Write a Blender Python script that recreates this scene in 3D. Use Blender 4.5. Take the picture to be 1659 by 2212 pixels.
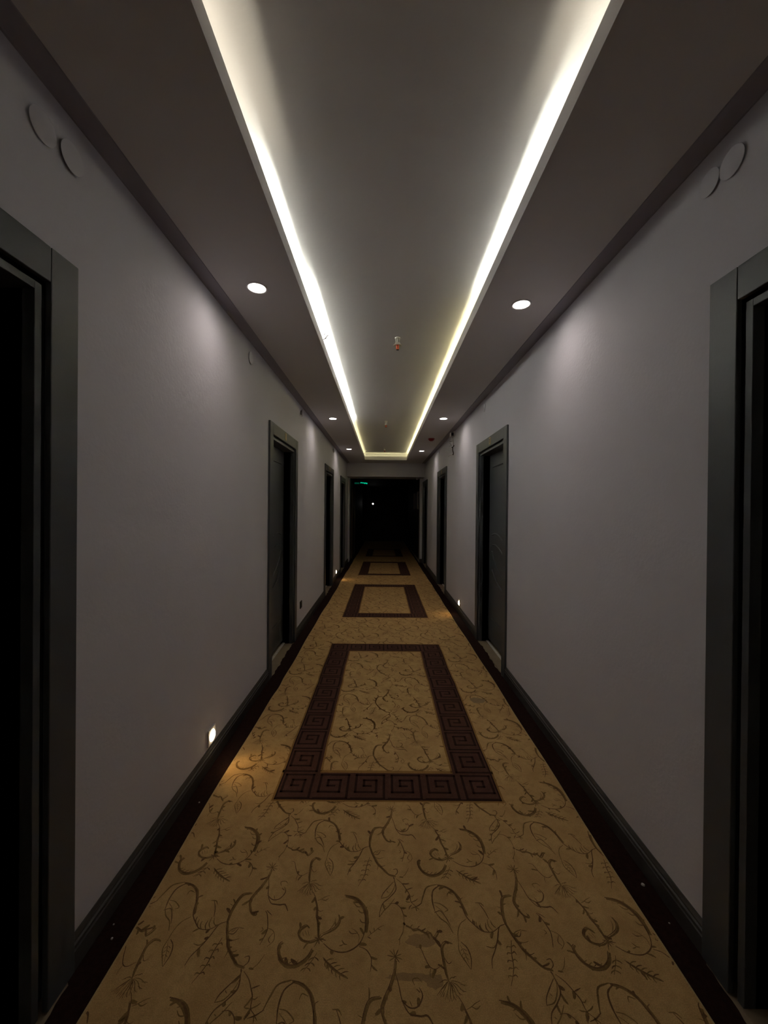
import bpy, bmesh, math, random
from mathutils import Vector, Matrix
random.seed(7)
for o in list(bpy.data.objects): bpy.data.objects.remove(o)
S = bpy.context.scene
COL = S.collection

# ---------------------------------------------------------------- camera, world, exposure
F_PX, CAM_H, ROLL, PITCH = 845.0, 1.4, 0.009, 0.0043
cd = bpy.data.cameras.new('camera'); cam = bpy.data.objects.new('camera', cd); COL.objects.link(cam)
cd.sensor_fit = 'HORIZONTAL'; cd.sensor_width = 36.0; cd.lens = 36.0 * F_PX / 1659.0
cd.shift_x = 1.0 / 1659.0; cd.shift_y = -2.9 / 1659.0
cd.clip_start = 0.02; cd.clip_end = 100
rx = Vector((math.cos(ROLL), 0, math.sin(ROLL))); up0 = Vector((-math.sin(ROLL), 0, math.cos(ROLL))); fw0 = Vector((0, 1, 0))
fw = fw0 * math.cos(PITCH) - up0 * math.sin(PITCH); up = up0 * math.cos(PITCH) + fw0 * math.sin(PITCH)
M = Matrix((rx, up, -fw)).transposed().to_4x4(); M.translation = Vector((0, 0, CAM_H))
cam.matrix_world = M
S.camera = cam
w = bpy.data.worlds.new('night'); S.world = w; w.use_nodes = True
w.node_tree.nodes['Background'].inputs[0].default_value = (0, 0, 0, 1)
w.node_tree.nodes['Background'].inputs[1].default_value = 0.0
S.view_settings.view_transform = 'Standard'; S.view_settings.look = 'None'
S.view_settings.gamma = 1.0; S.view_settings.use_curve_mapping = False
S.view_settings.exposure = 0.42
LED = 115.0            # cove strip strength
SPOT_W = 4.5         # each downlight
STEP_W = 14.0         # step light lens strength

# ---------------------------------------------------------------- materials
def new_mat(name):
    m = bpy.data.materials.new(name); m.use_nodes = True
    nt = m.node_tree; return m, nt, nt.nodes['Principled BSDF'], nt.links
def mat(name, col, rough=0.6, metal=0.0, spec=0.5, var=0.0, vscale=6.0, bump=0.0, bscale=60.0, col2=None):
    m, nt, b, L = new_mat(name)
    b.inputs['Base Color'].default_value = (*col, 1); b.inputs['Roughness'].default_value = rough
    b.inputs['Metallic'].default_value = metal; b.inputs['Specular IOR Level'].default_value = spec
    tc = nt.nodes.new('ShaderNodeTexCoord')
    if var > 0 or col2:
        n = nt.nodes.new('ShaderNodeTexNoise'); n.inputs['Scale'].default_value = vscale; n.inputs['Detail'].default_value = 5
        L.new(tc.outputs['Object'], n.inputs['Vector'])
        r = nt.nodes.new('ShaderNodeValToRGB'); r.color_ramp.elements[0].position = 0.3; r.color_ramp.elements[1].position = 0.7
        c2 = col2 if col2 else tuple(min(1, c * (1 + var)) for c in col)
        c1 = col if col2 else tuple(c * (1 - var) for c in col)
        r.color_ramp.elements[0].color = (*c1, 1); r.color_ramp.elements[1].color = (*c2, 1)
        L.new(n.outputs['Fac'], r.inputs['Fac']); L.new(r.outputs['Color'], b.inputs['Base Color'])
    if bump > 0:
        n2 = nt.nodes.new('ShaderNodeTexNoise'); n2.inputs['Scale'].default_value = bscale; n2.inputs['Detail'].default_value = 4
        L.new(tc.outputs['Object'], n2.inputs['Vector'])
        bp = nt.nodes.new('ShaderNodeBump'); bp.inputs['Strength'].default_value = bump; bp.inputs['Distance'].default_value = 0.004
        L.new(n2.outputs['Fac'], bp.inputs['Height']); L.new(bp.outputs['Normal'], b.inputs['Normal'])
    return m
def emit(name, col, strength):
    m, nt, b, L = new_mat(name)
    b.inputs['Base Color'].default_value = (*col, 1)
    b.inputs['Emission Color'].default_value = (*col, 1); b.inputs['Emission Strength'].default_value = strength
    return m
M_WALL = mat('lavender_wall_paint', (0.685, 0.68, 0.76), 0.75, var=0.03, vscale=1.3, bump=0.25, bscale=70)
M_CEIL = mat('white_ceiling_paint', (0.70, 0.68, 0.69), 0.8, var=0.02, vscale=1.0, bump=0.15, bscale=50)
M_BOARD = mat('raw_grey_plasterboard', (0.66, 0.65, 0.65), 0.9)
M_COVSHADE = mat('coving_painted_shade', (0.33, 0.31, 0.36), 0.8, bump=0.1)  # darker than wall and soffit, paints the shaded band into the corner
M_DOOR = mat('charcoal_door_paint', (0.074, 0.080, 0.089), 0.42, var=0.06, vscale=3.0, bump=0.06, bscale=160)
M_SKIRT = mat('charcoal_skirting_paint', (0.050, 0.047, 0.046), 0.4, var=0.1, vscale=8)
M_DARKSTRIP = mat('dark_burgundy_carpet', (0.022, 0.009, 0.007), 0.95, spec=.08, var=0.25, vscale=60, bump=0.5, bscale=400)
M_TILE = mat('beige_tile', (0.34, 0.265, 0.175), 0.4, var=0.1, vscale=9)
M_GROUT = mat('white_sealant', (0.62, 0.58, 0.52), 0.6, var=0.15, vscale=30)
M_CHIP = mat('plaster_chip', (0.6, 0.58, 0.55), 0.8)
M_GOLDPLATE = mat('brushed_brass', (0.42, 0.30, 0.14), 0.4, metal=0.5)
M_FARWALL = mat('far_corridor_painted_dark', (0.035, 0.027, 0.022), 0.6, var=0.1, vscale=4)  # near-black colour stands in for the lack of light beyond the opening
M_BLACK = mat('black_plastic', (0.012, 0.011, 0.011), 0.4)
M_WHITEP = mat('white_plastic', (0.72, 0.69, 0.70), 0.5)
M_COVERP = mat('painted_cover', (0.685, 0.68, 0.76), 0.6)
M_STEEL = mat('pale_metal', (0.7, 0.68, 0.62), 0.35, metal=0.4)
M_ORANGE = mat('orange_cap', (0.85, 0.16, 0.05), 0.5)
M_REDBULB = mat('red_bulb', (0.45, 0.03, 0.01), 0.3)
M_RED = mat('dark_red_plastic', (0.30, 0.012, 0.02), 0.35)
M_CABLE = mat('brown_cable', (0.022, 0.012, 0.010), 0.6, spec=.1)
M_WIRE = mat('thin_dark_wire', (0.06, 0.05, 0.05), 0.5)
M_PANEL = mat('grey_panel', (0.16, 0.15, 0.15), 0.5)
M_PANELEDGE = mat('pale_panel_edge', (0.55, 0.52, 0.5), 0.5)
M_BROWNDOOR = mat('brown_door', (0.12, 0.08, 0.055), 0.5, var=0.2, vscale=5)
E_LENS = emit('downlight_glow', (1.0, 0.93, 0.84), 9.0)
E_STEP = emit('step_light_glow', (1.0, 0.80, 0.48), STEP_W)
E_DOT = emit('small_white_glow', (1.0, 0.97, 0.92), 3.0)
E_GREEN = emit('exit_green_glow', (0.0, 0.42, 0.22), 1.0)
E_GREEND = emit('exit_green_dim', (0.0, 0.16, 0.085), 0.22)

# ---------------------------------------------------------------- mesh helpers
class MB:
    def __init__(s): s.bm = bmesh.new(); s.mi = 0
    def _face(s, vs):
        try:
            f = s.bm.faces.new(vs); f.material_index = s.mi; return f
        except ValueError: return None
    def box(s, a, b):
        x0, x1 = sorted((a[0], b[0])); y0, y1 = sorted((a[1], b[1])); z0, z1 = sorted((a[2], b[2]))
        v = [s.bm.verts.new(p) for p in ((x0,y0,z0),(x1,y0,z0),(x1,y1,z0),(x0,y1,z0),(x0,y0,z1),(x1,y0,z1),(x1,y1,z1),(x0,y1,z1))]
        for q in ((0,3,2,1),(4,5,6,7),(0,1,5,4),(1,2,6,5),(2,3,7,6),(3,0,4,7)): s._face([v[i] for i in q])
        return s
    def prism(s, prof, p0, p1, ax, ay):
        # profile (a,b) swept from p0 to p1, a along ax, b along ay
        p0, p1, ax, ay = map(Vector, (p0, p1, ax, ay))
        r0 = [s.bm.verts.new(p0 + ax * a + ay * b) for a, b in prof]; r1 = [s.bm.verts.new(p1 + ax * a + ay * b) for a, b in prof]
        n = len(prof)
        for i in range(n): s._face([r0[i], r0[(i+1) % n], r1[(i+1) % n], r1[i]])
        s._face(r0[::-1]); s._face(r1); return s
    def lathe(s, prof, c, axis, n=32):
        # profile (radius, height) turned about axis from c
        c = Vector(c); ax = Vector(axis).normalized(); t = ax.orthogonal().normalized(); b = ax.cross(t)
        rings = []
        for r, h in prof:
            if r < 1e-6: rings.append([s.bm.verts.new(c + ax * h)])
            else: rings.append([s.bm.verts.new(c + ax * h + (t * math.cos(2*math.pi*k/n) + b * math.sin(2*math.pi*k/n)) * r) for k in range(n)])
        for A, B in zip(rings, rings[1:]):
            for k in range(n):
                k2 = (k + 1) % n
                if len(A) == 1 and len(B) == 1: continue
                if len(A) == 1: s._face([A[0], B[k2], B[k]])
                elif len(B) == 1: s._face([A[k], A[k2], B[0]])
                else: s._face([A[k], A[k2], B[k2], B[k]])
        if len(rings[0]) > 1: s._face(rings[0][::-1])
        if len(rings[-1]) > 1: s._face(rings[-1])
        return s
    def tube(s, pts, r, n=8, closed=False, smooth=3):
        P = [Vector(p) for p in pts]
        if smooth: P = spline(P, smooth, closed)
        m = len(P); rings = []; prev = None
        for i in range(m):
            a = P[i-1] if (i > 0 or closed) else P[i]; c = P[(i+1) % m] if (i < m-1 or closed) else P[i]
            d = (c - a).normalized()
            t = d.orthogonal().normalized() if prev is None else (prev - d * prev.dot(d)).normalized()
            prev = t; b = d.cross(t); rr = r[min(i * len(r) // m, len(r)-1)] if isinstance(r, (list, tuple)) else r
            rings.append([s.bm.verts.new(P[i] + (t * math.cos(2*math.pi*k/n) + b * math.sin(2*math.pi*k/n)) * rr) for k in range(n)])
        for i in range(m if closed else m - 1):
            A, B = rings[i], rings[(i+1) % m]
            for k in range(n): s._face([A[k], A[(k+1) % n], B[(k+1) % n], B[k]])
        if not closed: s._face(rings[0][::-1]); s._face(rings[-1])
        return s
    def build(s, name, mats, parent=None, smooth=False, bevel=0.0, recalc=True, seg=2):
        if recalc: bmesh.ops.recalc_face_normals(s.bm, faces=s.bm.faces[:])
        if bevel > 0:
            es = [e for e in s.bm.edges if len(e.link_faces) == 2 and e.calc_face_angle() > 0.7]
            bmesh.ops.bevel(s.bm, geom=es, offset=bevel, segments=seg, affect='EDGES', profile=0.5)
        me = bpy.data.meshes.new(name); s.bm.to_mesh(me); s.bm.free()
        for m in (mats if isinstance(mats, (list, tuple)) else [mats]): me.materials.append(m)
        if smooth:
            for p in me.polygons: p.use_smooth = True
            if hasattr(me, 'set_sharp_from_angle'): me.set_sharp_from_angle(angle=0.7)
        o = bpy.data.objects.new(name, me); COL.objects.link(o)
        if parent:
            o.parent = parent; o.matrix_parent_inverse = Matrix.Translation(parent.location).inverted()
        return o
def spline(P, k, closed=False):
    out = []; m = len(P)
    rng = range(m if closed else m - 1)
    for i in rng:
        p1, p2 = P[i], P[(i+1) % m]
        p0 = P[i-1] if (i > 0 or closed) else p1 * 2 - p2
        p3 = P[(i+2) % m] if (i < m-2 or closed) else p2 * 2 - p1
        for j in range(k):
            t = j / k
            out.append(0.5 * ((2*p1) + (p2-p0)*t + (2*p0-5*p1+4*p2-p3)*t*t + (3*p1-p0-3*p2+p3)*t*t*t))
    if not closed: out.append(P[-1])
    return out
def tag(o, label=None, cat=None, group=None, kind=None):
    if label: o['label'] = label
    if cat: o['category'] = cat
    if group: o['group'] = group
    if kind: o['kind'] = kind
    return o
def empty(name, loc):
    o = bpy.data.objects.new(name, None); o.location = loc; o.empty_display_size = 0.05; COL.objects.link(o); return o
def copy_tree(o, delta, parent=None, props=None):
    c = o.copy(); COL.objects.link(c)
    if parent: c.parent = parent
    else: c.location = o.location + Vector(delta)
    for ch in [k for k in bpy.data.objects if k.parent == o]: copy_tree(ch, delta, c)
    return c

# ---------------------------------------------------------------- dimensions
XL, XR = -0.934, 1.033
ZS, ZT = 2.558, 2.72                  # soffit and tray ceiling heights
TL, TR, TEND = -0.455, 0.54, 9.22     # tray opening
YB, YF = -3.0, 10.3                   # back wall, far opening
FLOOR = -0.006
def P(side, n, y, z):
    return (XL + n, y, z) if side == 'L' else (XR - n, y, z)
DOORS = [('L', .152, 1.172), ('L', 3.157, 4.178), ('L', 6.166, 7.208), ('L', 8.397, 9.408),
         ('R', .209, 1.229), ('R', 3.245, 4.312), ('R', 6.380, 7.455), ('R', 9.208, 10.24)]
CAS_Z, CAS_W = 2.11, 0.095

# ---------------------------------------------------------------- room shell
tag(MB().box((-1.3, YB-.2, FLOOR-.1), (1.4, 17.2, FLOOR)).build('floor', M_TILE), 'beige tiled floor showing in the door recesses beside the carpet', 'floor', kind='structure')
for side, nm in (('L', 'wall_left'), ('R', 'wall_right')):
    m = MB(); y = YB
    for s_, a, b in DOORS:
        if s_ != side: continue
        m.box(P(side, 0, y, FLOOR), P(side, -.2, a+.06, ZT+.1)); m.box(P(side, 0, a+.06, 2.06), P(side, -.2, b-.06, ZT+.1)); y = b - .06
    m.box(P(side, 0, y, FLOOR), P(side, -.2, YF, ZT+.1))
    # dark corridor beyond the opening, standing a little further in
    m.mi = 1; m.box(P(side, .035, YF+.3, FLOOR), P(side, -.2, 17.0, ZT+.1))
    tag(m.build(nm, [M_WALL, M_FARWALL]), 'lavender grey painted corridor wall with charcoal doors, %s side' % ('left' if side == 'L' else 'right'), 'wall', kind='structure')
tag(MB().box((XL-.2, YB-.2, FLOOR), (XR+.2, YB, ZT+.1)).build('wall_back', M_WALL), 'lavender grey wall closing the near end of the corridor', 'wall', kind='structure')
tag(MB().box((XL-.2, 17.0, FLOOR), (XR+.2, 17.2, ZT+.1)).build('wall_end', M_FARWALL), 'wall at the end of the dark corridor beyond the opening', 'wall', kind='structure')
m = MB(); m.box((XL, 9.85, 2.212), (XR, YF, ZS)); m.box((XL, YF-.02, FLOOR), (XL+.035, YF+.3, 2.23)); m.box((XR-.075, YF-.02, FLOOR), (XR, YF+.25, 2.23))
m.box((XL, YF, 2.212), (XR, YF+.3, ZT+.1))
tag(m.build('wall_far', M_WALL), 'lavender grey downstand beam and piers framing the dark opening', 'wall', kind='structure')
# ceiling: soffits with lips, tray ceiling above
m = MB(); LIP = .082; LW = .012; RC = .18
m.box((XL-.1, YB, ZS), (TL, YF, ZS+.012)); m.box((TR, YB, ZS), (XR+.1, YF, ZS+.012))
m.box((TL, TEND, ZS), (TR, YF, ZS+.012)); m.box((TL, YB, ZS), (TR, -2.7, ZS+.012))
m.box((TL-LW, -2.7, ZS+.012), (TL, TEND+LW, ZS+LIP)); m.box((TR, -2.7, ZS+.012), (TR+LW, TEND+LW, ZS+LIP)); m.box((TL, TEND, ZS+.012), (TR, TEND+LW, ZS+LIP))
m.mi = 2; m.box((TL-RC-.02, -2.7, ZS+.012), (TL-RC, TEND+.1, ZT)); m.box((TR+RC, -2.7, ZS+.012), (TR+RC+.02, TEND+.1, ZT)); m.mi = 0; m.box((TL-RC, TEND+.10, ZS+.012), (TR+RC, TEND+.12, ZT))
m.mi = 0; m.box((XL-.1, YB, ZT), (XR+.1, YF, ZT+.05))
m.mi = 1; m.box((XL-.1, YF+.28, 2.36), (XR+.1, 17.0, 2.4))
tag(m.build('ceiling', [M_CEIL, M_FARWALL, M_BOARD]), 'white ceiling with a recessed lit tray between dim side soffits', 'ceiling', kind='structure')
# thin corner bead along the tray edge
for k, (a, b) in enumerate((((TL-.001, -2.7, ZS-.003), (TL+.006, TEND+.006, ZS+.004)), ((TR-.006, -2.7, ZS-.003), (TR+.001, TEND+.006, ZS+.004)), ((TL, TEND-.006, ZS-.003), (TR, TEND+.001, ZS+.004)))):
    tag(MB().box(a, b).build('trim_%d' % (k+1), M_CEIL), 'thin white corner bead on the %s edge of the ceiling tray' % ('left', 'right', 'far')[k], 'trim', kind='structure')
# added concave coving where wall meets soffit, its dark colour standing in for shade
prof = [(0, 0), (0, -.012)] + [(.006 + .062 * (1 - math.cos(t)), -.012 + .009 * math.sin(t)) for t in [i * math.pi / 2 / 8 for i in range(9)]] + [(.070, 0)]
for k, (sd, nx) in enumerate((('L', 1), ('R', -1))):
    tag(MB().prism(prof, P(sd, 0, YB, ZS), P(sd, 0, 9.85, ZS), (nx, 0, 0), (0, 0, 1)).build('trim_%d' % (k+4), M_COVSHADE, smooth=True), 'narrow added coving with painted-in shade along the top of the %s wall' % ('left', 'right')[k], 'trim', kind='structure')

# ---------------------------------------------------------------- skirting
sk = [(0, 0), (.016, 0), (.016, .062), (.0125, .066), (.0125, .070), (.015, .074), (.015, .080), (.010, .084), (.010, .090), (.006, .098), (.004, .103), (0, .103)]
for side, nx, nm in (('L', 1, 'baseboard_left'), ('R', -1, 'baseboard_right')):
    y = YB
    spans = []
    for s_, a, b in DOORS:
        if s_ == side: spans.append((y, a)); y = b
    spans.append((y, YF - .02))
    for a, b in spans:
        if b - a > .05:
            tag(MB().prism(sk, P(side, 0, a, FLOOR), P(side, 0, b, FLOOR), (nx, 0, 0), (0, 0, 1)).build(nm, M_SKIRT), 'charcoal stepped skirting board along the %s wall' % ('left' if side == 'L' else 'right'), 'skirting', kind='structure')

tag(MB().box((XR-.085, YF-.03, FLOOR), (XR-.004, YF-.02, .097)).build('baseboard_right', M_SKIRT), 'charcoal skirting on the face of the right opening pier', 'skirting', kind='structure')
# ---------------------------------------------------------------- doors
def make_door(k, side, a, b, label, plate):
    root = empty('door_%d' % k, P(side, 0, (a+b)/2, FLOOR)); tag(root, label, 'door', kind='structure')
    def bx(m, n0, y0, z0, n1, y1, z1): m.box(P(side, n0, y0, z0), P(side, n1, y1, z1)); return m
    ai, bi = a + CAS_W, b - CAS_W
    for y0, y1 in ((a, ai), (bi, b)):
        bx(MB(), 0, y0, FLOOR + .002, .017, y1, CAS_Z).build('casing_upright', M_DOOR, root, bevel=.0025)
    h = bx(MB(), 0, ai+.001, CAS_Z-.097, .0165, bi-.001, CAS_Z).build('casing_header', M_DOOR, root, bevel=.0025)
    z1 = CAS_Z - .097
    m = MB(); g = .013; t = .022
    for y0, y1, yo in ((ai+g, ai+g+t, a+.055), (bi-g-t, bi-g, b-.055)):
        bx(m, -.14, y0, FLOOR, .002, y1, z1-g)
        bx(m, -.14, min(y0, yo), FLOOR, -.03, max(y1, yo), 2.05)
    bx(m, -.14, ai+g+t, z1-g-t, .002, bi-g-t, z1-g); bx(m, -.14, a+.055, z1-g, -.03, b-.055, 2.065)
    m.build('frame', M_DOOR, root, bevel=.0015)
    l0, l1, lz = ai+g+t, bi-g-t, z1-g-t
    leaf = bx(MB(), -.14, l0+.002, FLOOR+.035, -.100, l1-.002, lz-.002).build('door_leaf', M_DOOR, root, bevel=.002)
    # raised mouldings of the leaf: fr = fraction from the far hinge edge
    wd = l1 - l0
    def q(fr, z): return P(side, -.099, l1 - wd * fr, z)
    top = [(.15, 1.845), (.15, 1.5), (.15, 1.14), (.30, 1.158), (.45, 1.142), (.58, 1.105), (.72, 1.05), (.85, 1.03), (.85, 1.4), (.85, 1.845)]
    mid1 = [(.17, 1.036), (.28, 1.045), (.43, 1.024), (.57, .985), (.70, .93), (.85, .90)]
    mid2 = [(.15, .972), (.22, .900), (.38, .814), (.57, .753), (.70, .74), (.85, .735)]
    low = [(.17, .782), (.28, .720), (.44, .664), (.57, .635), (.70, .615), (.85, .61), (.85, .45), (.85, .266), (.5, .266), (.15, .268), (.15, .5)]
    m = MB()
    def poly(pts, closed, sharp=()):
        m.tube([q(*p) for p in pts], .0085, 6, closed, 4)
    poly(top[2:8], False); m.tube([q(.15, 1.845), q(.85, 1.845)], .0085, 6, False, 0)
    poly(mid1, False); poly(mid2, False); poly(low[:6], False); m.tube([q(.85, .266), q(.15, .267)], .0085, 6, False, 0)
    m.build('leaf_moulding', M_DOOR, leaf, smooth=True)
    thr = bx(MB(), -.10, ai+g+t, FLOOR, .006, bi-g-t, FLOOR+.003).build('threshold', M_TILE, root)
    bx(MB(), -.100, l0, FLOOR+.003, -.074, l1, FLOOR+.012).build('sealant_strip', M_GROUT, thr, bevel=.003)['label'] = 'whitish sealant strip at the foot of the door leaf'
    if plate:
        cy = a + (b - a) * .485; pz = CAS_Z - .047
        pl = bx(MB(), .0165, cy-.026, pz-.034, .0195, cy+.026, pz+.034).build('number_plate', M_GOLDPLATE, root, bevel=.001)
        pl['label'] = 'small brass plate on the door header'
        if plate == 2:
            m = MB(); s = -1 if side == 'R' else 1
            bx(m, .0195, cy-.013, pz+.012, .0205, cy+.013, pz+.021); 
            m.prism([(0, 0), (.007, 0), (.007, .001), (0, .001)], P(side, .0196, cy+.006, pz+.012), P(side, .0196, cy-.002, pz-.022), (0, s, 0), (1 if side == 'L' else -1, 0, 0))
            m.build('plate_mark', M_BLACK, pl)
    return root
LAB = ['charcoal door in deep casing at the extreme left, nearest the camera on the left wall',
       'charcoal moulded-panel door on the left wall, just before the black wall socket',
       'charcoal door on the left wall, between the black socket and the far glowing step light',
       'charcoal door on the left wall, last one before the dark opening',
       'charcoal door in deep casing at the extreme right, nearest the camera on the right wall',
       'charcoal moulded-panel door on the right wall with a marked brass plate, before the right step light',
       'charcoal door on the right wall below the broken wire box, second last before the opening',
       'charcoal door on the right wall, last one, right beside the opening pier']
for k, (sd, a, b) in enumerate(DOORS): make_door(k+1, sd, a, b, LAB[k], 2 if k == 5 else (1 if k in (1, 2, 6) else 0))

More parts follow.
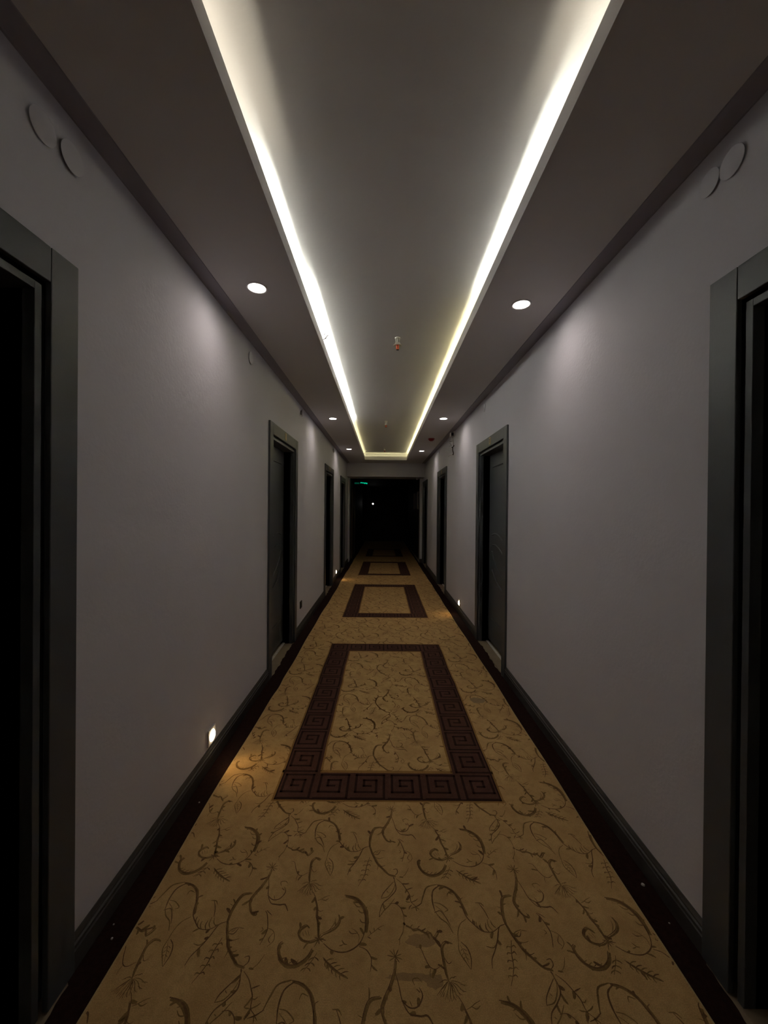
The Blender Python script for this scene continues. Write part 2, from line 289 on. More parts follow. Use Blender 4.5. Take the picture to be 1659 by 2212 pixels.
# ---------------------------------------------------------------- carpet
PATTERN = [
[6,-0.039,0.135,-0.025,0.102,-0.021,0.071,-0.012,0.047,-0.006,0.018,-0.001,-0.001],
[4,-0.019,0.071,-0.01,0.066,0.001,0.073],
[7,-0.004,0.002,-0.029,-0.008,-0.056,-0.002,-0.071,0.014,-0.067,0.03,-0.05,0.042,-0.04,0.035],
[4,-0.058,0.019,-0.05,0.006],
[4,-0.05,0.024,-0.04,0.008],
[4,-0.04,0.025,-0.033,0.007],
[10,-0.017,-0.029,-0.03,-0.053,-0.055,-0.071,-0.084,-0.074,-0.11,-0.06,-0.124,-0.036,-0.125,-0.018,-0.116,-0.009],
[7,-0.11,-0.06,-0.096,-0.055],
[7,-0.097,-0.068,-0.084,-0.06],
[6,-0.082,-0.072,-0.07,-0.063],
[6,-0.065,-0.071,-0.053,-0.062],
[9,0.017,-0.014,0.044,-0.032,0.076,-0.039,0.104,-0.034,0.131,-0.016,0.146,0.013,0.15,0.049],
[14,0.149,0.023,0.15,0.056,0.145,0.09,0.128,0.118,0.102,0.137,0.07,0.144],
[8,0.15,0.083,0.132,0.083,0.122,0.093],
[8,0.137,0.104,0.119,0.103,0.106,0.115],
[8,0.15,0.049,0.136,0.052,0.13,0.062],
[6,0.118,0.126,0.102,0.121],
[7,0.132,-0.022,0.155,-0.031,0.171,-0.051,0.173,-0.072,0.17,-0.091],
[6,0.008,0.015,0.03,0.025,0.049,0.038,0.059,0.058,0.054,0.079],
[6,0.03,0.025,0.045,0.048,0.047,0.065],
[5,0.129,-0.012,0.131,0.006,0.12,0.022,0.105,0.032],
[6,0.123,0.017,0.105,0.016,0.095,0.025],
[9,0.075,-0.004,0.084,-0.015,0.094,-0.017],
[8,0.069,-0.021,0.082,-0.017],
[7,0.021,-0.053,0.037,-0.067,0.056,-0.081,0.075,-0.092,0.101,-0.104],
[8,0.033,-0.063,0.044,-0.058,0.056,-0.057],
[8,0.033,-0.063,0.03,-0.071,0.034,-0.08],
[8,0.044,-0.073,0.056,-0.068,0.067,-0.067],
[8,0.044,-0.073,0.042,-0.081,0.045,-0.09],
[8,0.056,-0.08,0.068,-0.075,0.079,-0.074],
[8,0.056,-0.08,0.053,-0.088,0.057,-0.097],
[8,0.069,-0.088,0.081,-0.083,0.092,-0.082],
[8,0.069,-0.088,0.066,-0.096,0.07,-0.105],
[8,0.082,-0.096,0.093,-0.091,0.104,-0.09],
[8,0.082,-0.096,0.079,-0.103,0.082,-0.112],
[6,0.001,-0.041,-0.013,-0.065,-0.034,-0.093],
[8,-0.004,-0.053,0.005,-0.058,0.009,-0.063],
[8,-0.004,-0.053,-0.015,-0.057,-0.022,-0.063],
[8,-0.014,-0.068,-0.005,-0.072,-0.001,-0.078],
[8,-0.014,-0.068,-0.024,-0.071,-0.031,-0.077],
[8,-0.024,-0.081,-0.015,-0.085,-0.011,-0.091],
[8,-0.024,-0.081,-0.034,-0.084,-0.041,-0.09],
[7,-0.002,-0.001,-0.009,0.002,-0.015,0.004],
[7,-0.002,-0.003,-0.008,-0.007,-0.014,-0.01],
[7,-0.001,-0.004,-0.004,-0.01,-0.006,-0.016],
[7,0.0,-0.004,0.002,-0.011,0.004,-0.017],
[7,0.002,-0.003,0.008,-0.006,0.014,-0.01],
[7,0.002,-0.001,0.01,0.0,0.017,0.001],
[7,0.002,0.001,0.008,0.006,0.014,0.012],
[7,0.001,0.001,0.003,0.009,0.005,0.015],
[7,-0.001,0.001,-0.004,0.007,-0.006,0.013],
[7,0.003,-0.002,0.014,-0.003,0.024,-0.005],
[7,-0.002,-0.005,-0.007,-0.016,-0.011,-0.025],
[5,0.159,0.007,0.18,0.023,0.199,0.037,0.213,0.042],
[7,0.17,0.015,0.164,0.026],
[7,0.18,0.023,0.179,0.035],
[7,0.191,0.031,0.202,0.027],
[7,0.159,0.006,0.17,0.001],
[6,-0.07,0.196,-0.074,0.219,-0.076,0.248,-0.076,0.278,-0.062,0.295,-0.041,0.292],
[6,-0.079,0.23,-0.1,0.218,-0.117,0.224,-0.13,0.247,-0.141,0.274,-0.156,0.277],
[5,-0.071,0.251,-0.059,0.233,-0.047,0.239],
[5,-0.115,0.221,-0.119,0.208,-0.118,0.196],
[10,-0.074,0.216,-0.07,0.202,-0.065,0.185],
[5,-0.07,0.186,-0.083,0.175,-0.105,0.154],
[4,-0.089,0.165,-0.096,0.157,-0.098,0.156],
[5,-0.069,0.186,-0.078,0.173,-0.096,0.149],
[4,-0.083,0.161,-0.087,0.152,-0.089,0.151],
[5,-0.067,0.185,-0.07,0.17,-0.083,0.143],
[4,-0.074,0.157,-0.075,0.146,-0.075,0.145],
[5,-0.065,0.184,-0.064,0.168,-0.071,0.139],
[4,-0.066,0.154,-0.064,0.142,-0.063,0.141],
[5,-0.064,0.185,-0.059,0.169,-0.059,0.142],
[4,-0.058,0.156,-0.054,0.145,-0.051,0.144],
[5,-0.063,0.185,-0.054,0.172,-0.049,0.147],
[4,-0.052,0.16,-0.045,0.151,-0.041,0.149],
[5,-0.061,0.186,-0.049,0.175,-0.038,0.154],
[4,-0.045,0.165,-0.036,0.157,-0.031,0.155],
[5,-0.06,0.187,-0.043,0.179,-0.026,0.161],
[4,-0.037,0.17,-0.025,0.164,-0.019,0.163],
[5,-0.059,0.189,-0.041,0.187,-0.019,0.176],
[4,-0.034,0.18,-0.02,0.179,-0.013,0.178],
[5,-0.068,0.19,-0.079,0.191,-0.093,0.184],
[4,-0.083,0.186,-0.088,0.187,-0.088,0.186],
[5,-0.063,0.192,-0.056,0.197,-0.045,0.197],
[4,-0.052,0.195,-0.045,0.2,-0.041,0.198],
[5,-0.067,0.188,-0.074,0.183,-0.086,0.169],
[4,-0.077,0.176,-0.08,0.172,-0.08,0.171],
[5,-0.064,0.187,-0.059,0.178,-0.057,0.159],
[4,-0.058,0.168,-0.053,0.162,-0.05,0.16],
[7,-0.046,0.154,-0.035,0.136,-0.026,0.113,-0.019,0.089,-0.012,0.052,-0.007,0.022,-0.001,0.003],
[4,-0.02,0.092,-0.009,0.086,0.001,0.09],
[6,-0.025,0.123,-0.011,0.129,0.0,0.136,0.017,0.143],
[8,-0.011,0.129,0.002,0.124,0.014,0.131],
[7,-0.223,0.25,-0.238,0.252,-0.248,0.254],
[7,-0.223,0.25,-0.233,0.261,-0.24,0.268],
[7,-0.223,0.25,-0.226,0.263,-0.228,0.272],
[7,-0.223,0.25,-0.217,0.262,-0.213,0.27],
[7,-0.223,0.25,-0.211,0.255,-0.203,0.258],
[7,-0.223,0.25,-0.21,0.246,-0.201,0.243],
[7,-0.223,0.25,-0.215,0.241,-0.21,0.235],
[7,-0.223,0.25,-0.234,0.243,-0.241,0.239],
[7,-0.223,0.25,-0.222,0.238,-0.222,0.231],
[7,-0.224,0.244,-0.229,0.211,-0.243,0.175,-0.258,0.148,-0.267,0.122,-0.258,0.096,-0.246,0.079,-0.232,0.076,-0.234,0.087],
[6,-0.243,0.175,-0.236,0.178,-0.235,0.164],
[6,-0.255,0.151,-0.249,0.155,-0.248,0.141],
[6,-0.265,0.122,-0.259,0.125,-0.258,0.111],
[6,-0.259,0.096,-0.253,0.099,-0.252,0.087],
[7,-0.227,0.219,-0.214,0.175,-0.206,0.141,-0.186,0.111,-0.156,0.107],
[12,-0.186,0.111,-0.156,0.107,-0.137,0.108,-0.122,0.086],
[9,-0.208,0.141,-0.185,0.125,-0.161,0.129,-0.147,0.153,-0.155,0.172],
[7,-0.168,0.177,-0.173,0.191,-0.157,0.195,-0.145,0.185],
[7,-0.153,0.16,-0.164,0.169],
[6,-0.179,0.128,-0.185,0.141],
[8,-0.199,0.086,-0.191,0.076,-0.183,0.056,-0.175,0.026,-0.18,0.0,-0.186,-0.02],
[6,-0.195,0.088,-0.173,0.071],
[6,-0.178,0.032,-0.153,0.02,-0.145,-0.006,-0.162,-0.026],
[7,-0.195,0.033,-0.189,0.024,-0.197,0.019],
[6,-0.153,0.016,-0.163,-0.003,-0.155,-0.015],
[6,-0.162,-0.047,-0.175,-0.072,-0.188,-0.084],
[14,-0.199,-0.084,-0.184,-0.086],
[8,-0.319,0.047,-0.32,0.078,-0.315,0.11,-0.301,0.143,-0.269,0.151],
[5,-0.318,0.103,-0.33,0.108],
[9,-0.319,0.051,-0.309,0.021,-0.297,-0.004,-0.286,-0.026,-0.264,-0.05,-0.242,-0.072,-0.217,-0.079],
[6,-0.279,-0.038,-0.266,-0.041,-0.252,-0.036],
[6,-0.287,-0.025,-0.281,-0.041,-0.285,-0.057],
[6,-0.298,0.0,-0.278,-0.007,-0.258,-0.002],
[8,-0.217,-0.079,-0.206,-0.067,-0.209,-0.052,-0.223,-0.055],
[9,-0.321,0.049,-0.342,0.039,-0.358,0.001,-0.375,-0.03,-0.391,-0.054,-0.397,-0.079],
[8,-0.358,-0.002,-0.377,-0.022,-0.4,-0.018],
[8,-0.338,0.043,-0.367,0.025,-0.401,0.027,-0.423,0.046,-0.443,0.07,-0.452,0.101,-0.453,0.131,-0.444,0.138],
[8,-0.407,0.029,-0.415,0.043,-0.415,0.057],
[8,-0.394,0.025,-0.403,0.037,-0.403,0.051],
[8,-0.379,0.024,-0.386,0.037,-0.384,0.053],
[8,-0.366,0.028,-0.376,0.043,-0.375,0.065],
[8,-0.353,0.037,-0.362,0.047,-0.366,0.062],
[8,-0.42,0.043,-0.426,0.053,-0.425,0.065],
[9,-0.444,0.08,-0.456,0.119,-0.473,0.157,-0.501,0.18,-0.533,0.187],
[13,-0.533,0.187,-0.569,0.176,-0.584,0.148,-0.596,0.116],
[8,-0.593,0.118,-0.612,0.106,-0.633,0.099],
[8,-0.618,0.107,-0.605,0.095],
[8,-0.476,0.149,-0.494,0.155,-0.5,0.141],
[12,-0.521,0.184,-0.548,0.163,-0.555,0.127,-0.551,0.093],
[9,-0.552,0.093,-0.536,0.068,-0.513,0.049,-0.499,0.019],
[8,-0.551,0.12,-0.528,0.115,-0.505,0.096,-0.516,0.089],
[8,-0.553,0.085,-0.531,0.091,-0.514,0.066,-0.504,0.042],
[5,-0.549,0.111,-0.532,0.097,-0.518,0.083],
[9,-0.403,0.12,-0.385,0.119,-0.375,0.107],
[7,-0.391,0.119,-0.377,0.092,-0.369,0.064],
[7,-0.448,0.064,-0.47,0.049,-0.483,0.023,-0.487,-0.009],
[8,-0.487,-0.008,-0.489,-0.034,-0.475,-0.061,-0.463,-0.082],
[8,-0.479,-0.006,-0.462,-0.024,-0.456,-0.052,-0.462,-0.081],
[5,-0.483,-0.015,-0.473,-0.04,-0.465,-0.069],
[5,-0.478,-0.025,-0.485,-0.033],
[5,-0.476,-0.025,-0.465,-0.032],
[5,-0.476,-0.037,-0.483,-0.045],
[5,-0.474,-0.037,-0.463,-0.044],
[5,-0.475,-0.049,-0.481,-0.057],
[5,-0.473,-0.049,-0.462,-0.056],
[7,-0.302,0.014,-0.292,0.025,-0.27,0.033],
[7,-0.299,0.013,-0.282,0.012,-0.271,0.03],
[6,-0.292,0.017,-0.28,0.025],
[6,-0.27,0.031,-0.253,0.028],
[7,-0.314,-0.0,-0.325,-0.038,-0.332,-0.079,-0.354,-0.123],
[8,-0.319,-0.02,-0.311,-0.015,-0.305,-0.022],
[8,-0.319,-0.02,-0.332,-0.018,-0.336,-0.024],
[8,-0.324,-0.038,-0.315,-0.033,-0.31,-0.041],
[8,-0.324,-0.038,-0.336,-0.036,-0.34,-0.042],
[8,-0.329,-0.059,-0.32,-0.054,-0.314,-0.061],
[8,-0.329,-0.059,-0.341,-0.057,-0.345,-0.063],
[8,-0.332,-0.079,-0.324,-0.075,-0.318,-0.081],
[8,-0.332,-0.079,-0.344,-0.077,-0.348,-0.083],
[8,-0.34,-0.099,-0.332,-0.095,-0.326,-0.101],
[8,-0.34,-0.099,-0.352,-0.097,-0.355,-0.103],
[9,-0.219,-0.088,-0.218,-0.101,-0.214,-0.12,-0.216,-0.139,-0.238,-0.164,-0.261,-0.184,-0.271,-0.209,-0.274,-0.232],
[8,-0.221,-0.103,-0.243,-0.127,-0.261,-0.149,-0.268,-0.167],
[8,-0.268,-0.167,-0.243,-0.16,-0.224,-0.135,-0.216,-0.112],
[8,-0.273,-0.231,-0.258,-0.21,-0.239,-0.192,-0.219,-0.166],
[5,-0.248,-0.139,-0.242,-0.146],
[6,-0.257,-0.192,-0.251,-0.197],
[7,-0.211,-0.092,-0.19,-0.111,-0.176,-0.133,-0.165,-0.153,-0.161,-0.179,-0.145,-0.194],
[8,-0.174,-0.134,-0.163,-0.13,-0.152,-0.126],
[8,-0.163,-0.158,-0.156,-0.159,-0.149,-0.153],
[8,-0.161,-0.18,-0.146,-0.174,-0.137,-0.167],
[8,-0.16,-0.189,-0.167,-0.196,-0.171,-0.205],
[8,-0.148,-0.194,-0.145,-0.203,-0.144,-0.211],
[8,-0.164,-0.179,-0.174,-0.179,-0.181,-0.176],
[10,-0.222,-0.085,-0.218,-0.095],
[6,-0.239,-0.186,-0.218,-0.185,-0.2,-0.199,-0.191,-0.222,-0.189,-0.249],
[16,-0.193,-0.25,-0.186,-0.255],
[12,-0.19,-0.247,-0.19,-0.258],
[7,-0.19,-0.254,-0.196,-0.28,-0.206,-0.297,-0.208,-0.318],
[7,-0.204,-0.296,-0.212,-0.303],
[6,-0.188,-0.255,-0.17,-0.263,-0.163,-0.269,-0.147,-0.267,-0.133,-0.273,-0.12,-0.279,-0.108,-0.277,-0.098,-0.293,-0.083,-0.277,-0.08,-0.267],
[6,-0.169,-0.262,-0.161,-0.254],
[6,-0.169,-0.262,-0.164,-0.27],
[6,-0.146,-0.266,-0.138,-0.258],
[6,-0.146,-0.266,-0.142,-0.274],
[6,-0.119,-0.279,-0.111,-0.271],
[6,-0.119,-0.279,-0.114,-0.286]]

def mat_carpet(name, c1, c2, c3, rough=0.95):
    m, nt, b, L = new_mat(name)
    tc = nt.nodes.new('ShaderNodeTexCoord')
    n1 = nt.nodes.new('ShaderNodeTexNoise'); n1.inputs['Scale'].default_value = 9; n1.inputs['Detail'].default_value = 6
    n2 = nt.nodes.new('ShaderNodeTexNoise'); n2.inputs['Scale'].default_value = 320; n2.inputs['Detail'].default_value = 2
    n3 = nt.nodes.new('ShaderNodeTexNoise'); n3.inputs['Scale'].default_value = 45; n3.inputs['Detail'].default_value = 4
    for n in (n1, n2, n3): L.new(tc.outputs['Object'], n.inputs['Vector'])
    r = nt.nodes.new('ShaderNodeValToRGB'); r.color_ramp.elements[0].position = .35; r.color_ramp.elements[1].position = .68
    r.color_ramp.elements[0].color = (*c1, 1); r.color_ramp.elements[1].color = (*c2, 1)
    L.new(n1.outputs['Fac'], r.inputs['Fac'])
    r3 = nt.nodes.new('ShaderNodeValToRGB'); r3.color_ramp.elements[0].position = .46; r3.color_ramp.elements[1].position = .72
    r3.color_ramp.elements[0].color = (0, 0, 0, 1); r3.color_ramp.elements[1].color = (.55, .55, .55, 1)
    L.new(n3.outputs['Fac'], r3.inputs['Fac'])
    mx = nt.nodes.new('ShaderNodeMix'); mx.data_type = 'RGBA'; L.new(r3.outputs['Color'], mx.inputs[0]); L.new(r.outputs['Color'], mx.inputs[6]); mx.inputs[7].default_value = (*c3, 1)
    mr = nt.nodes.new('ShaderNodeMapRange'); mr.inputs[1].default_value = .3; mr.inputs[2].default_value = .7; mr.inputs[3].default_value = .82; mr.inputs[4].default_value = 1.15
    L.new(n2.outputs['Fac'], mr.inputs[0])
    ml = nt.nodes.new('ShaderNodeVectorMath'); ml.operation = 'SCALE'; L.new(mx.outputs[2], ml.inputs[0]); L.new(mr.outputs[0], ml.inputs['Scale'])
    L.new(ml.outputs[0], b.inputs['Base Color'])
    b.inputs['Roughness'].default_value = rough; b.inputs['Specular IOR Level'].default_value = .15
    bp = nt.nodes.new('ShaderNodeBump'); bp.inputs['Strength'].default_value = .5; bp.inputs['Distance'].default_value = .003
    L.new(n2.outputs['Fac'], bp.inputs['Height']); L.new(bp.outputs['Normal'], b.inputs['Normal'])
    return m
GOLD = (.55, .338, .140); GOLD2 = (.65, .42, .178)
M_GOLD = mat_carpet('gold_carpet_pile', GOLD, GOLD2, (.46, .29, .105))
M_VINE = mat_carpet('dark_vine_pile', (.140, .072, .028), (.205, .112, .045), (.30, .178, .070))
M_VINE2 = mat_carpet('olive_vine_pile', (.19, .115, .038), (.27, .165, .056), (.38, .24, .085))
M_BROWN = mat_carpet('brown_band_pile', (.086, .036, .024), (.100, .044, .030), (.072, .030, .021))
M_KEY = mat_carpet('dark_key_pile', (.030, .011, .009), (.036, .014, .011), (.026, .010, .008))
M_EDGE = mat_carpet('ochre_edge_pile', (.30, .16, .05), (.36, .20, .06), (.26, .14, .045))
M_SELV = mat_carpet('pale_selvedge', (.52, .38, .18), (.6, .45, .22), (.45, .32, .15))
M_STAIN = mat_carpet('grey_stain', (.32, .225, .115), (.38, .265, .14), (.30, .205, .10))
M_STAIN2 = mat_carpet('dark_stain', (.34, .215, .095), (.46, .29, .125), (.40, .25, .11))
def edgeL(y): return -.822 + .0045 * math.sin(y*2.1+.6) + .003 * math.sin(y*5.7) + (.010 * math.exp(-((y-3.05)/.12)**2)) + .0022 * max(0, y)
def edgeR(y): return .921 + .003 * math.sin(y*1.7+2) + .0025 * math.sin(y*6.1+1) - .0020 * max(0, y)
def kill(y): return False
m = MB(); N = 400
ys = [-2.8 + (17.0+2.8) * i / N for i in range(N+1)]
prev = None
for y in ys:
    l, r_ = edgeL(y), edgeR(y)
    row = [m.bm.verts.new(p) for p in ((l, y, FLOOR), (l, y, 0), (l+.005, y, 0), (r_-.005, y, 0), (r_, y, 0), (r_, y, FLOOR))]
    if prev:
        for i in range(5):
            m.mi = 6 if i in (0, 1, 3, 4) else 0
            m._face([prev[i], prev[i+1], row[i+1], row[i]])
    prev = row
def ribbon(pts, w0, z, mi, taper=True, k=4):
    pp = spline([Vector((x, y, 0)) for x, y in pts], k) if len(pts) > 2 else [Vector((pts[0][0], pts[0][1], 0)).lerp(Vector((pts[1][0], pts[1][1], 0)), t/3) for t in range(4)]
    n = len(pp); pr = None; m.mi = mi
    for i, p in enumerate(pp):
        d = (pp[min(i+1, n-1)] - pp[max(i-1, 0)]); d.normalize(); nn = Vector((-d.y, d.x, 0))
        t = i / (n-1); ww = w0 * (.30 + .70 * math.sin(math.pi * (0.12 + .80 * t))) if taper else w0
        ww *= .85 + .3 * random.random()
        ok = edgeL(p.y)+.006 < p.x < edgeR(p.y)-.006
        cur = None
        if ok:
            cur = [m.bm.verts.new(p + nn * ww * .5 + Vector((0, 0, z))), m.bm.verts.new(p - nn * ww * .5 + Vector((0, 0, z)))]
            if pr: m._face([pr[1], cur[1], cur[0], pr[0]])
        pr = cur
BANDS = [(1.873, 4.045, 2.066, 3.850), (5.045, 7.240, 5.240, 7.025), (8.25, 10.36, 8.44, 10.16), (11.52, 13.7, 11.71, 13.5)]
BX0, BX1, BI0, BI1 = -.516, .583, -.325, .378
for i in range(-3, 3):
    for j in range(-3, 18):
        x0 = .272 + .47 * i; y0 = 1.567 - (.30 if i % 2 else 0) + .60 * j
        if y0 < -.9 or y0 > 11.0: continue
        for k, st in enumerate(PATTERN):
            w0 = st[0] * .00043
            pts = [(x0 + st[q], y0 + st[q+1]) for q in range(1, len(st), 2)]
            big = len(pts) > 4
            ribbon(pts, w0, .0003 if big else .00025, 1 if big or k % 3 == 0 else 2, True, 4 if y0 < 5 else 2)
            if big and y0 < 6.5:   # short barbs along the stems
                for q in range(1, len(pts)-1):
                    if random.random() < .45: continue
                    (ax, ay), (bx_, by) = pts[q-1], pts[q+1]; dx, dy = bx_-ax, by-ay; ln = math.hypot(dx, dy) + 1e-6; sg = random.choice((-1, 1)); L_ = random.uniform(.008, .022)
                    px, py = pts[q]; ex, ey = px - sg*dy/ln*L_ + dx/ln*L_*.8, py + sg*dx/ln*L_ + dy/ln*L_*.8
                    ribbon([(px, py), ((px+ex)/2 + dx/ln*.002, (py+ey)/2 + dy/ln*.002), (ex, ey)], random.uniform(.005, .011), .00022, random.choice((1, 2, 2, 2)), True, 2)
            if big and k % 2 == 0:   # soft olive shading beside the main stems
                ribbon([(x+.004, y-.004) for x, y in pts], w0 * 2.6, .00015, 2, True, 3 if y0 < 5 else 2)
def rect(x0, y0, x1, y1, z, mi):
    m.mi = mi; m._face([m.bm.verts.new(p) for p in ((x0, y0, z), (x1, y0, z), (x1, y1, z), (x0, y1, z))])
def wob(y): return .0012 * math.sin(y * 7.3) + .001 * math.sin(y * 15 + 1) + .006 * math.exp(-((y-3.15)/.07)**2) - .004 * math.exp(-((y-3.45)/.1)**2)
def wrect(x0, y0, x1, y1, z, mi):
    n = max(1, int((y1 - y0) / .06)); pr = None; m.mi = mi
    for i in range(n + 1):
        y = y0 + (y1 - y0) * i / n; o = wob(y)
        cur = [m.bm.verts.new((x0+o, y, z)), m.bm.verts.new((x1+o, y, z))]
        if pr: m._face([pr[0], pr[1], cur[1], cur[0]])
        pr = cur
KEY = [(-.1, .5), (8.4, .5), (8.4, 8.6), (1.1, 8.6), (1.1, 2.6), (6.4, 2.6), (6.4, 6.7), (3.2, 6.7), (3.2, 4.7), (4.9, 4.7)]
def key(x0, y0, sx, sy, flip):
    t = .62
    for (a, b), (c, d) in zip(KEY, KEY[1:]):
        lo, hi = (min(a, c) - t * .5, min(b, d) - t * .5), (max(a, c) + t * .5, max(b, d) + t * .5)
        u0, u1 = lo[0] / 9.4, hi[0] / 9.4; v0, v1 = lo[1] / 9.4, hi[1] / 9.4
        if flip: u0, u1 = 1 - u1, 1 - u0
        u0, u1, v0, v1 = (min(1, max(0, q)) for q in (u0, u1, v0, v1))
        wrect(x0 + sx * u0, y0 + sy * v0, x0 + sx * u1, y0 + sy * v1, .0008, 4)
for y0, y1, a, b in BANDS:
    o = .010
    for r_ in ((BX0-o, y0-o, BX1+o, a+.02), (BX0-o, b-.02, BX1+o, y1+o), (BX0-o, a, BI0+o, b), (BI1-o, a, BX1+o, b)): wrect(*r_, .0005, 5)
    rect(BI0, a, BI1, a+o, .00052, 5); rect(BI0, b-o, BI1, b, .00052, 5)
    wrect(BX0, y0, BX1, a, .00065, 3); wrect(BX0, b, BX1, y1, .00065, 3); wrect(BX0, a, BI0, b, .00065, 3); wrect(BI1, a, BX1, b, .00065, 3)
    tx = (BX1 - BX0) / 6; ny = 9; ty = (b - a) / ny
    for i in range(6):
        key(BX0 + tx*i, y0, tx, a - y0, i == 5); key(BX0 + tx*i, b, tx, y1 - b, i == 5)
    for i in range(ny):
        key(BX0, a + ty*i, BI0 - BX0, ty, False); key(BI1, a + ty*i, BX1 - BI1, ty, True)
    for x in (BX0, BX1-.008, ): wrect(x, y0, x+.008, y1, .00082, 4)
    wrect(BX0, y0, BX1, y0+.010, .00082, 4)
def blob(cx, cy, rx_, ry_, z, mi):
    m.mi = mi; n = 20
    m._face([m.bm.verts.new((cx + rx_*math.cos(2*math.pi*k/n)*(.8+.35*random.random()), cy + ry_*math.sin(2*math.pi*k/n)*(.8+.35*random.random()), z)) for k in range(n)])
blob(.70, 2.87, .055, .045, .0004, 7); blob(.135, 1.265, .05, .020, .0001, 8); blob(.09, 1.165, .07, .011, .0001, 8); blob(.165, 1.155, .03, .02, .00012, 8)
carpet = m.build('carpet_runner', [M_GOLD, M_VINE, M_VINE2, M_BROWN, M_KEY, M_EDGE, M_SELV, M_STAIN, M_STAIN2], recalc=False)
tag(carpet, 'gold carpet runner with brown vines and dark greek-key rectangles down the corridor', 'carpet')
# dark carpet borders, cut raggedly at the door recesses
for side, nx in (('L', 1), ('R', -1)):
    m = MB(); prev = None; N = 900
    for i in range(N + 1):
        y = -2.8 + 19.8 * i / N
        n0 = .004; 
        for s_, a, b in DOORS:
            if s_ == side and a + .02 < y < b - .02:
                n0 = .012 + .006 * math.sin((y-a) * 7) + .004 * math.sin(y * 31) + .003 * math.sin(y * 67)
                if b < 2: n0 += .010
        inner = (edgeL(y) - XL) if side == 'L' else (XR - edgeR(y))
        if y > YF-.06: n0 = .037 if side == 'L' else .088
        row = [m.bm.verts.new(P(side, a_, y, z)) for a_, z in ((n0, FLOOR), (n0, -.001), (inner-.001, -.001), (inner-.001, FLOOR))]
        if prev:
            for q in range(3): m._face([prev[q], prev[q+1], row[q+1], row[q]])
        prev = row
    tag(m.build('carpet_border', M_DARKSTRIP), 'dark burgundy carpet strip between the runner and the %s wall' % ('left' if side == 'L' else 'right'), 'carpet border')

# ---------------------------------------------------------------- cove LED strips
def led(name_lab, x, y0, y1, col, k, zz=ZS+.014, wdt=.014):
    t = MB().box((x-wdt/2, y0, zz), (x+wdt/2, y1, zz+.008)).build('led_strip', emit('led_glow', col, LED * k))
    tag(t, name_lab, 'light strip'); return t
WARM = (1.0, .93, .72); PALE = (.96, 1.0, .86); YEL = (1.0, .94, .50)
def led_pair(side, dist, y0, y1, col, k, lab):
    x = TL - LW - dist if side == 'L' else TR + LW + dist
    led(lab, x, y0, y1, col, k)
led_pair('L', .095, -2.6, 1.42, WARM, .09, 'warm light strip hidden behind the left tray lip, overhead stretch nearest the camera')
led_pair('L', .022, 1.50, 2.28, PALE, .45, 'pale light strip hidden behind the left tray lip, short stretch just before the loose wires')
led_pair('L', .050, 2.30, 5.7, PALE, .95, 'brightest light strip hidden behind the left tray lip, middle stretch with the loose wires')
led_pair('L', .030, 5.75, 9.2, YEL, .12, 'yellowish light strip hidden behind the left tray lip, far stretch')
led_pair('R', .095, -2.6, 1.20, WARM, .10, 'warm light strip hidden behind the right tray lip, overhead stretch nearest the camera')
led_pair('R', .030, 1.25, 2.35, PALE, .32, 'light strip hidden behind the right tray lip, middle stretch')
led_pair('R', .022, 2.45, 9.2, YEL, .22, 'yellowish light strip hidden behind the right tray lip, long far stretch')
t = MB().box((TL, TEND+LW+.06, ZS+.014), (TR, TEND+LW+.074, ZS+.022)).build('led_strip', emit('led_glow', YEL, LED*.05)); tag(t, 'light strip hidden behind the lip at the far end of the tray', 'light strip')

# ---------------------------------------------------------------- downlights
def make_downlight(x, y, lab):
    r = empty('downlight', (x, y, ZS)); tag(r, lab, 'downlight', 'round downlights in the soffits')
    MB().lathe([(.045, 0), (.055, 0), (.055, -.003), (.051, -.006), (.045, -.004)], (x, y, ZS), (0, 0, 1)).build('trim_ring', M_WHITEP, r, smooth=True)
    MB().lathe([(0, -.005), (.030, -.0055), (.046, -.004), (.046, .002), (0, .002)], (x, y, ZS), (0, 0, 1)).build('lens', E_LENS, r, smooth=True)
    ld = bpy.data.lights.new('downlight_beam', 'SPOT'); ld.energy = SPOT_W; ld.color = (1.0, .86, .76); ld.spot_size = math.radians(168); ld.spot_blend = 1.0; ld.shadow_soft_size = .03
    lo = bpy.data.objects.new('downlight_beam', ld); COL.objects.link(lo); lo.parent = r; lo.location = (0, 0, -.012)
    return r
for x, y, lab in ((-.676, 2.061, 'round downlight in the left soffit, nearest and largest on that side'), (-.662, 5.036, 'round downlight in the left soffit, middle of its row of three'), (-.680, 7.60, 'round downlight in the left soffit, farthest, above the third left door'),
                  (.764, 2.203, 'round downlight in the right soffit, nearest and largest on that side'), (.752, 4.98, 'round downlight in the right soffit, middle of its row, before the red alarm dome'), (.746, 7.756, 'round downlight in the right soffit, farthest, behind the red alarm dome')):
    make_downlight(x, y, lab)

